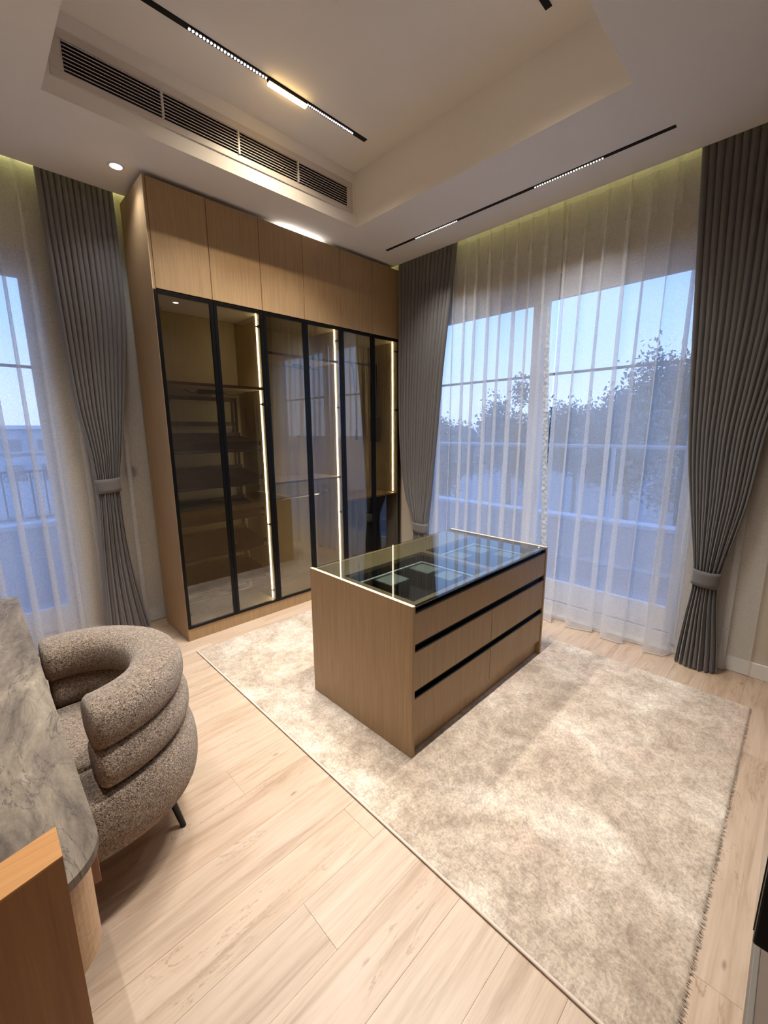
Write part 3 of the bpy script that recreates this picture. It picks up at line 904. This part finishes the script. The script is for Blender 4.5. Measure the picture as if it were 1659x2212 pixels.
drape('dark grey pleated curtain tied back low at the far right of the wide window', 'Y', .085,
      [(3.4, -3.22), (2.65, -3.268), (2.14, -3.302), (1.79, -3.329), (1.42, -3.366), (1.1, -3.414), (.76, -3.472), (.62, -3.486), (.38, -3.465), (.08, -3.44), (0, -3.437)],
      [(3.4, -3.90), (2.4, -3.86), (1.9, -3.79), (1.62, -3.745), (1.2, -3.711), (.957, -3.673), (.733, -3.634), (.627, -3.623), (.4, -3.646), (.17, -3.675), (0, -3.69)],
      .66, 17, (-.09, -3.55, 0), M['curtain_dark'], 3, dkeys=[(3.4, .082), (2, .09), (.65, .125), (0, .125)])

def sheer(name_label, axis, a, b_, npl, loc, seed, d0, lean, ztop=3.395, zbot=.012, edge=None, mask=None, bigk=.5):
    r = random.Random(seed)
    t = thing('sheer_curtain', name_label, 'curtain', loc, 'white sheer curtains')
    rv = [(r.uniform(.75, 1.2), r.uniform(-.4, .4), r.uniform(0, 6.28)) for _ in range(npl + 2)]
    def f(u, v):
        z = zbot + v * (ztop - zbot)
        low = 1 - v
        ph = 2 * pi * u * npl
        k = min(int(u * npl), npl); fr_ = u * npl - k
        A0, s0, p0 = rv[k]; A1, s1, p1 = rv[k + 1]
        A_ = A0 * (1 - fr_) + A1 * fr_; ps = s0 * (1 - fr_) + s1 * fr_
        open_ = min(1, (ztop - z) / .35) ** .7
        sp = abs(b_ - a) / npl
        A = A_ * sp * (.12 + .15 * open_ + .10 * low)
        p = ph + ps + .5 * low * sin(2.0 * u * npl + seed)
        pos = a + (b_ - a) * u
        sgn = 1 if b_ > a else -1
        pos += sgn * A * cos(p) * 1.0
        bd = (.008 + .016 * open_) * A_
        big = bigk * low * .062 * sin(ph * .5 + seed + 1.3 * sin(u * 3))
        mk = mask(pos, z) if mask else 1
        d = d0 + bd * sin(p) * (1 if mk > .5 else .6) + (max(big, -.01) + lean * low ** 1.4) * mk
        d = max(d, .009)
        if edge and u > .985: pass
        return (-d, pos, z) if axis == 'Y' else (pos, -d, z)
    mb = MB(); mb.grid(f, npl * 22, 60)
    body = mb.build('voile', M['sheer'], t)
    # header tape and hem
    def ft(u, v):
        z = 3.334 + v * .061
        p = f(u, (z - zbot) / (ztop - zbot))
        q = .0025
        return (p[0] - q, p[1], z) if axis == 'Y' else (p[0], p[1] - q, z)
    MB().grid(ft, npl * 12, 2).build('header_tape', M['tape'], t)
    hem = [f(i / (npl * 16), 0.0) for i in range(npl * 16 + 1)]
    MB().tube([(x, y, z - .001) for x, y, z in hem], .0025, 5).build('hem', M['hem'], t)
    # small pinch pleats below the tape
    pp = MB()
    for k in range(npl):
        u = (k + .5) / npl
        for s_ in (-1, 0, 1):
            def fp(uu, vv, u=u, s_=s_):
                z = 3.335 - vv * .24
                x, y, _ = f(u, (z - zbot) / (ztop - zbot))
                w_ = (.006 + .012 * vv)
                off = s_ * (.004 + .012 * vv)
                if axis == 'Y': return (x - .004 - .006 * sin(pi * uu) * (1 - vv), y + off + (uu - .5) * w_, z)
                return (x + off + (uu - .5) * w_, y - .004 - .006 * sin(pi * uu) * (1 - vv), z)
            pp.grid(fp, 2, 3)
    o = pp.build('pinch_pleats', M['pleat'], t)
    o['kind'] = 'stuff'
    return t, f
def mask_r(pos, z):
    e = -3.22 - .10 * (1 - z / 3.4)
    return 1.0 if pos > e - .05 else max(0.0, 1 - (e - .05 - pos) / .05)
def mask_l(pos, z):
    e = -1.10 - .25 * z / 3.4
    return 1.0 if pos < e else max(0.0, 1 - (pos - e) / .05)
sheer('white sheer curtain over the right half of the wide window', 'Y', -2.36, -3.79, 10, (-.05, -3.0, 0), 11, .030, .06, mask=mask_r, bigk=1.3)
tl, fl_ = sheer('white sheer curtain over the left half of the wide window', 'Y', -.93, -2.33, 11, (-.05, -1.3, 0), 4, .032, .05, mask=mask_l, bigk=.3)
sheer('white sheer curtain over the left window, partly behind the first grey curtain', 'X', -4.0, -2.525, 10, (-3.3, -.05, 0), 9, .040, .03, bigk=.3,
      mask=lambda p_, z: 1.0 if p_ < -3.05 else 0.0)
# crumpled selvedge where the two sheers meet
rs = random.Random(8)
def fs_(u, v):
    z = .55 + v * 2.1
    w_ = .035 * min(1, (1 - v) * 4) ** .6
    yc = -2.305 - .12 * (1 - v) ** 1.2 + .004 * mnoise.noise((z * 18, 4, 1))
    x = -.075 - .04 * (1 - v) - .012 * mnoise.noise((z * 38, u * 3, 2)) - .006 * mnoise.noise((z * 90, u * 6, 5))
    return (x, yc - (u - .5) * w_ * 1.3 + .004 * mnoise.noise((z * 50, 9, u)), z)
MB().grid(fs_, 6, 260).build('crumpled_selvedge', M['selvedge'], tl)

# wall socket seen through the sheer
so_ = MB().box(-2.66, -2.575, -.008, 0, 1.29, 1.375).build('wall_socket', M['bronze'], bevel=.003)
tag(so_, 'small grey wall plate on the wall behind the left sheer, beside the wardrobe', 'socket')

# ------------------------------------------------------------------ armchair
CX, CY = -3.405, -2.045
ch = thing('armchair', 'taupe boucle tub armchair with stacked rolls and black legs, tucked at the desk', 'chair', (CX, CY, 0))
def u_roll(name, zc, R, rw, rh, ext, ext2, sq=2.5, xoff=0.0):
    """U-shaped roll opening to -x; R path radius, rw/rh half width/height of the section"""
    path = []
    for i in range(6): path.append((CX + xoff - ext * (1 - i / 6), CY + R, i))
    n = 40
    for i in range(n + 1):
        a = pi / 2 - pi * i / n
        path.append((CX + xoff + R * cos(a) * .97, CY + R * sin(a), 0))
    for i in range(1, 7): path.append((CX + xoff - ext2 * i / 6, CY - R, 0))
    pts = [Vector((x, y, zc)) for x, y, _ in path]
    # arc-length for end rounding
    L = [0]
    for i in range(1, len(pts)): L.append(L[-1] + (pts[i] - pts[i - 1]).length)
    # insert rounded end stations
    seg = 28
    st = []
    tot = L[-1]
    rnd_ = .030
    def at(s_):
        s_ = min(max(s_, 0), tot)
        for i in range(1, len(L)):
            if L[i] >= s_ - 1e-9:
                t_ = (s_ - L[i - 1]) / max(L[i] - L[i - 1], 1e-9)
                return pts[i - 1].lerp(pts[i], t_), (pts[i] - pts[i - 1]).normalized()
    ss = []
    for k in range(9):
        a = k / 8 * pi / 2
        ss.append((rnd_ * (1 - cos(a)), .66 + .34 * sin(a) if k else .02))
    ss[0] = (0, .02); ss[1] = (.0012, .66)
    mid = [rnd_ + (tot - 2 * rnd_) * i / 60 for i in range(1, 60)]
    stations = ss + [(s_, 1) for s_ in mid] + [(tot - s_, k) for s_, k in reversed(ss)]
    vs_, fs = [], []
    for s_, k in stations:
        p, t_ = at(s_)
        nrm = Vector((t_.y, -t_.x, 0)) * -1
        for j in range(seg):
            a = 2 * pi * j / seg
            ca, sa = cos(a), sin(a)
            px_ = math.copysign(abs(ca) ** (2 / sq), ca) * rw * k
            pz = math.copysign(abs(sa) ** (2 / sq), sa) * rh * k
            w_ = 1 + .015 * mnoise.noise((p.x * 9 + ca, p.y * 9 + sa, zc * 5))
            vs_.append(p + nrm * px_ * w_ + Vector((0, 0, pz * w_)))
    for i in range(len(stations) - 1):
        for j in range(seg):
            fs.append((i * seg + j, i * seg + (j + 1) % seg, (i + 1) * seg + (j + 1) % seg, (i + 1) * seg + j))
    mb = MB(); mb.add(vs_, fs, 0, True)
    return mb.build(name, M['boucle'], ch)
u_roll('top_roll', .690, .305, .098, .088, .055, .0)
u_roll('middle_roll', .545, .322, .092, .082, .04, .0)
# base drum: rounded body, and seat cushion on it
def body(name, z0, z1, rx, ry, ext, bulge, hole=None):
    seg, lay = 56, 12
    vs_, fs = [], []
    def outline(k):
        out = []
        for j in range(seg):
            a = 2 * pi * j / seg
            x = rx * k * math.copysign(abs(cos(a)) ** (.9), cos(a)); y = ry * k * math.copysign(abs(sin(a)) ** .9, sin(a))
            if x < 0: x = max(x, -rx) * (ext / rx)
            out.append((CX + x, CY + y))
        return out
    for i in range(lay + 1):
        v = i / lay
        a = -pi / 2 + pi * v
        k = 1 - bulge + bulge * (abs(cos(a)) ** .55)
        z = z0 + (z1 - z0) * (.5 + .5 * sin(a))
        for x, y in outline(k): vs_.append((x, y, z))
    for i in range(lay):
        for j in range(seg):
            fs.append((i * seg + j, i * seg + (j + 1) % seg, (i + 1) * seg + (j + 1) % seg, (i + 1) * seg + j))
    fs.append(tuple(range(seg - 1, -1, -1))); fs.append(tuple(lay * seg + j for j in range(seg)))
    mb = MB(); mb.add(vs_, fs, 0, True)
    return mb.build(name, M['boucle'], ch)
body('base_roll', .232, .470, .412, .432, .30, .15)
body('seat_cushion', .33, .495, .28, .235, .28, .10)
for sx_, sy_ in ((1, -1), (1, 1), (-1, -1), (-1, 1)):
    bx_, by_ = (CX + (.225 if sx_ > 0 else -.16), CY + .17 * sy_)
    fx, fy = (-3.125, -2.263) if (sx_, sy_) == (1, -1) else (CX + (.295 if sx_ > 0 else -.20), CY + .218 * sy_)
    MB().tube([(fx, fy, 0.0), (fx + (bx_ - fx) * .9, fy + (by_ - fy) * .9, .235)], [.011, .016], 14).build('leg', M['steel'], ch)

# ------------------------------------------------------------------ desk
DX1, DZ = -3.47, .75
dk = thing('desk', 'grey marble-topped curved desk beside the boucle armchair', 'desk', (-3.78, -1.95, 0))
def rounded(x0, x1, y0, y1, r_near, r_far, n=12):
    pts = [(x0, y0)]
    for i in range(n + 1):
        a = -pi / 2 + pi / 2 * i / n
        pts.append((x1 - r_near + r_near * cos(a), y0 + r_near + r_near * sin(a)))
    for i in range(n + 1):
        a = pi / 2 * i / n
        pts.append((x1 - r_far + r_far * cos(a), y1 - r_far + r_far * sin(a)))
    pts.append((x0, y1))
    return pts
Ytop0, Ytop1 = -3.0, -.90
slab = rounded(XL + .001, DX1, Ytop0, Ytop1, .115, .045)
def clip_y(pts, y0, y1):
    def half(pts, keep, yy):
        out = []
        for i in range(len(pts)):
            p, q = pts[i], pts[(i + 1) % len(pts)]
            if keep(p): out.append(p)
            if keep(p) != keep(q):
                t_ = (yy - p[1]) / (q[1] - p[1]); out.append((p[0] + t_ * (q[0] - p[0]), yy))
        return out
    pts = half(pts, lambda p: p[1] >= y0, y0)
    return half(pts, lambda p: p[1] <= y1, y1)
for (a, b_) in ((-4, -1.581), (-1.579, -.961), (-.959, 0)):
    MB().prism(clip_y(slab, a, b_), DZ - .022, DZ).build('marble_slab', M['marble'], dk, bevel=.0012, seg=1)
ped = rounded(XL + .001, DX1 - .018, -2.94, -2.52, .11, .004)
MB().prism(ped, .43, DZ - .026).build('pedestal', M['desk_wood'], dk)
MB().box(XL + .001, DX1 - .03, -2.92, -1.0, DZ - .026, DZ - .022).build('shadow_gap', M['black'], dk)
M['drawer_edge'] = veneer('drawer_rose_oak', srgb(160, 120, 94), srgb(140, 100, 76), 'Z')
for (a, b_) in ((-2.82, -1.93), (-1.925, -1.03)):
    MB().box(DX1 - .018, DX1 - .001, a, b_, .54, DZ - .027).build('drawer_front', M['drawer_edge'], dk, bevel=.001, seg=1)
MB().box(XL + .001, DX1 - .019, -2.52, -1.02, .54, DZ - .026).build('apron', M['desk_wood'], dk)
MB().box(XL + .001, DX1 - .012, -1.02, -.98, 0, DZ - .026).build('side_board', M['desk_wood'], dk, bevel=.001, seg=1)
MB().box(XL + .001, XL + .03, -2.9, -2.6, 0, .43).build('side_board', M['desk_wood'], dk)

# curved wooden divider panel in the near left corner
pn = thing('divider_panel', 'orange-brown curved wooden end panel in the near left corner', 'panel', (-3.8, -3.15, 0))
def arc_pt(s_, off):
    x = -3.545 - s_ * (-3.545 - XL - .001)
    y = -3.125 - .055 * sin(pi * min(1, s_ * 1.0) * .9) ** 1.0 * .8 - off
    return (x, y)
n = 24
outer = [arc_pt(i / n, .070) for i in range(n + 1)]
inner = [arc_pt(i / n, 0) for i in range(n, -1, -1)]
mbp = MB().prism(outer + inner, 0, .996)
mbp.build('panel_board', M['panel_wood'], pn)
MB().prism(outer + inner, .996, 1.0).build('top_edge', M['panel_edge'], pn, label='lighter orange top edge band')

# ------------------------------------------------------------------ wall-mounted black screen beside the camera
tv = thing('wall_screen', 'black flat screen at the right edge, mounted on the near wall', 'screen', (-2.3, YF, 1.3))
MB().box(-2.868, -1.65, YF + .015, -3.970, .930, 1.62).build('housing', M['black'], tv, bevel=.003)
MB().box(-2.860, -1.658, -3.970, -3.9685, .945, 1.612).build('display', M['black_gloss'], tv)
MB().box(-2.5, -2.0, YF, YF + .015, 1.1, 1.4).build('bracket', M['steel'], tv)

# ------------------------------------------------------------------ outside
MB_ = MB
bal = sempty('trim_3', (1.3, -2, 0))
MB().box(.25, 1.55, -5.2, 1.6, -.20, -.03).box(-5.6, .25, .25, 1.55, -.20, -.03).build('balcony_floor', M['render'], bal)
pr = thing('balcony_parapet', 'low pale balcony wall with light cap and rail outside the wide window', 'parapet', (1.35, -2, 0))
MB().box(1.3, 1.45, -5.2, 1.6, -.03, .63).build('wall_panel', M['render'], pr)
MB().box(1.28, 1.47, -5.2, 1.6, .63, .67).build('cap', M['cap'], pr)
MB().box(1.285, 1.3, -5.2, 1.6, .17, .21).build('ledge', M['cap'], pr)
MB().tube([(1.37, -5.2, 1.466), (1.37, 1.6, 1.466)], .02, 8).build('handrail', M['rail'], pr)
for i in range(6):
    y = -5.0 + i * 1.27
    MB().box(1.355, 1.385, y - .015, y + .015, .67, 1.45).build('post', M['rail'], pr)
p2 = thing('balcony_railing', 'pale balcony wall with upright railing bars outside the left window', 'railing', (-3.5, 1.35, 0))
MB().box(-5.6, 1.25, 1.3, 1.45, -.03, .74).build('wall_panel', M['render'], p2)
MB().box(-5.6, 1.25, 1.28, 1.47, .74, .78).build('cap', M['cap'], p2)
MB().tube([(-5.6, 1.37, 1.455), (1.25, 1.37, 1.455)], .02, 8).build('handrail', M['rail'], p2)
MB().box(-5.6, 1.25, 1.36, 1.38, 1.27, 1.295).build('upper_rail', M['muntin'], p2)
MB().box(-5.6, 1.25, 1.36, 1.38, .82, .84).build('lower_rail', M['muntin'], p2)
for i in range(16):
    x = -4.2 + i * .105
    MB().box(x - .007, x + .007, 1.363, 1.377, .84, 1.27).build('bar', M['muntin'], p2)
    MB().tube([(x + .05 + .035 * cos(a_ * pi / 6), 1.37, 1.225 + .035 * sin(a_ * pi / 6)) for a_ in range(13)], .004, 5, caps=False).build('scroll_ring', M['muntin'], p2)
for i in range(5):
    x = -5.5 + i * 1.6
    MB().box(x - .015, x + .015, 1.355, 1.385, .78, 1.45).build('post', M['rail'], p2)
struct(MB().box(-60, 90, -60, 90, -4.2, -4.0).build('trim_4', M['ground']))

def tree(label, x, y, zc, rx, rz, n, seed, leaf=.22, base=-4.0):
    r = random.Random(seed)
    t = thing('tree', label, 'tree', (x, y, base), 'trees outside the windows')
    tk = MB()
    tk.tube([(x, y, base), (x + .1, y, (base + zc) / 2), (x, y + .1, zc)], [.14, .10, .06], 8)
    for k in range(7):
        a = r.uniform(0, 6.28)
        tk.tube([(x, y, zc - rz * .5), (x + rx * .35 * cos(a), y + rx * .35 * sin(a), zc + r.uniform(-.2, .3) * rz), (x + rx * .7 * cos(a), y + rx * .7 * sin(a), zc + r.uniform(0, .7) * rz)], [.08, .05, .02], 5)
    tk.build('trunk', M['trunk'], t)
    lv = MB()
    cl = [(r.gauss(0, .42), r.gauss(0, .42), r.gauss(0, .42)) for _ in range(26)]
    for i in range(n):
        c_ = cl[r.randrange(len(cl))]
        p = Vector((c_[0] + r.gauss(0, .17), c_[1] + r.gauss(0, .17), c_[2] + r.gauss(0, .17)))
        q = Vector((x + p.x * rx, y + p.y * rx, zc + p.z * rz))
        d1 = Vector((r.uniform(-1, 1), r.uniform(-1, 1), r.uniform(-1, 1))).normalized() * leaf * r.uniform(.5, 1.2)
        d2 = Vector((r.uniform(-1, 1), r.uniform(-1, 1), r.uniform(-1, 1))).normalized() * leaf * .5
        lv.add([q, q + d1 + d2, q + d1 * 2, q + d1 - d2], [(0, 1, 2, 3)])
    o = lv.build('foliage', M['leaf'], t); o['kind'] = 'stuff'
    return t
def beyond(px, X):
    """y of the point at depth X whose bearing matches image column px at eye level"""
    d = fwd * FPX + rt * (px - 829.5)
    return -3.936 + d.y * (X + 3.565) / d.x
tree('broad dusky tree outside, seen through the left half of the wide window', 11.5, beyond(1095, 11.5), 1.25, 1.25, 1.7, 12000, 21, .09)
tree('low dusky tree outside, next to the left edge of the wide window', 16, beyond(985, 16), .6, 2.0, 1.8, 12000, 22, .12)
tree('large spreading tree outside, tallest behind the right end of the wide window', 8.5, beyond(1465, 8.5), 2.2, 1.35, 1.75, 13000, 23, .07)
tree('rounded dusky tree outside, behind the centre of the right sheer', 12.3, beyond(1350, 12.3), 1.3, 1.7, 1.8, 12000, 24, .10)
tree('low dark tree outside, just right of the sheer meeting line', 17.2, beyond(1235, 17.2), 1.0, 2.0, 1.8, 12000, 25, .12)
hz = MB().box(23, 23.4, -40, 40, -4, 1.05).box(22.9, 23.5, -40, 40, 1.05, 1.15)
o = hz.build('garden_wall', [M['render']]); tag(o, 'long pale boundary wall far behind the trees', 'wall')
hb = thing('distant_house', 'hazy distant pale block beyond the left window railing', 'building', (-6, 34, -4))
MB().box(-14, 4, 34, 40, -4, 1.9).build('walls', M['render'], hb)
MB().box(-14.3, 4.3, 33.7, 40.3, 1.9, 2.15).build('roof_edge', M['cap'], hb)
for i in range(9):
    for zz in (-1.6, .1):
        MB().box(-13.2 + i * 1.9, -12.2 + i * 1.9, 33.93, 34.0, zz, zz + 1.1).build('window', M['muntin'], hb)
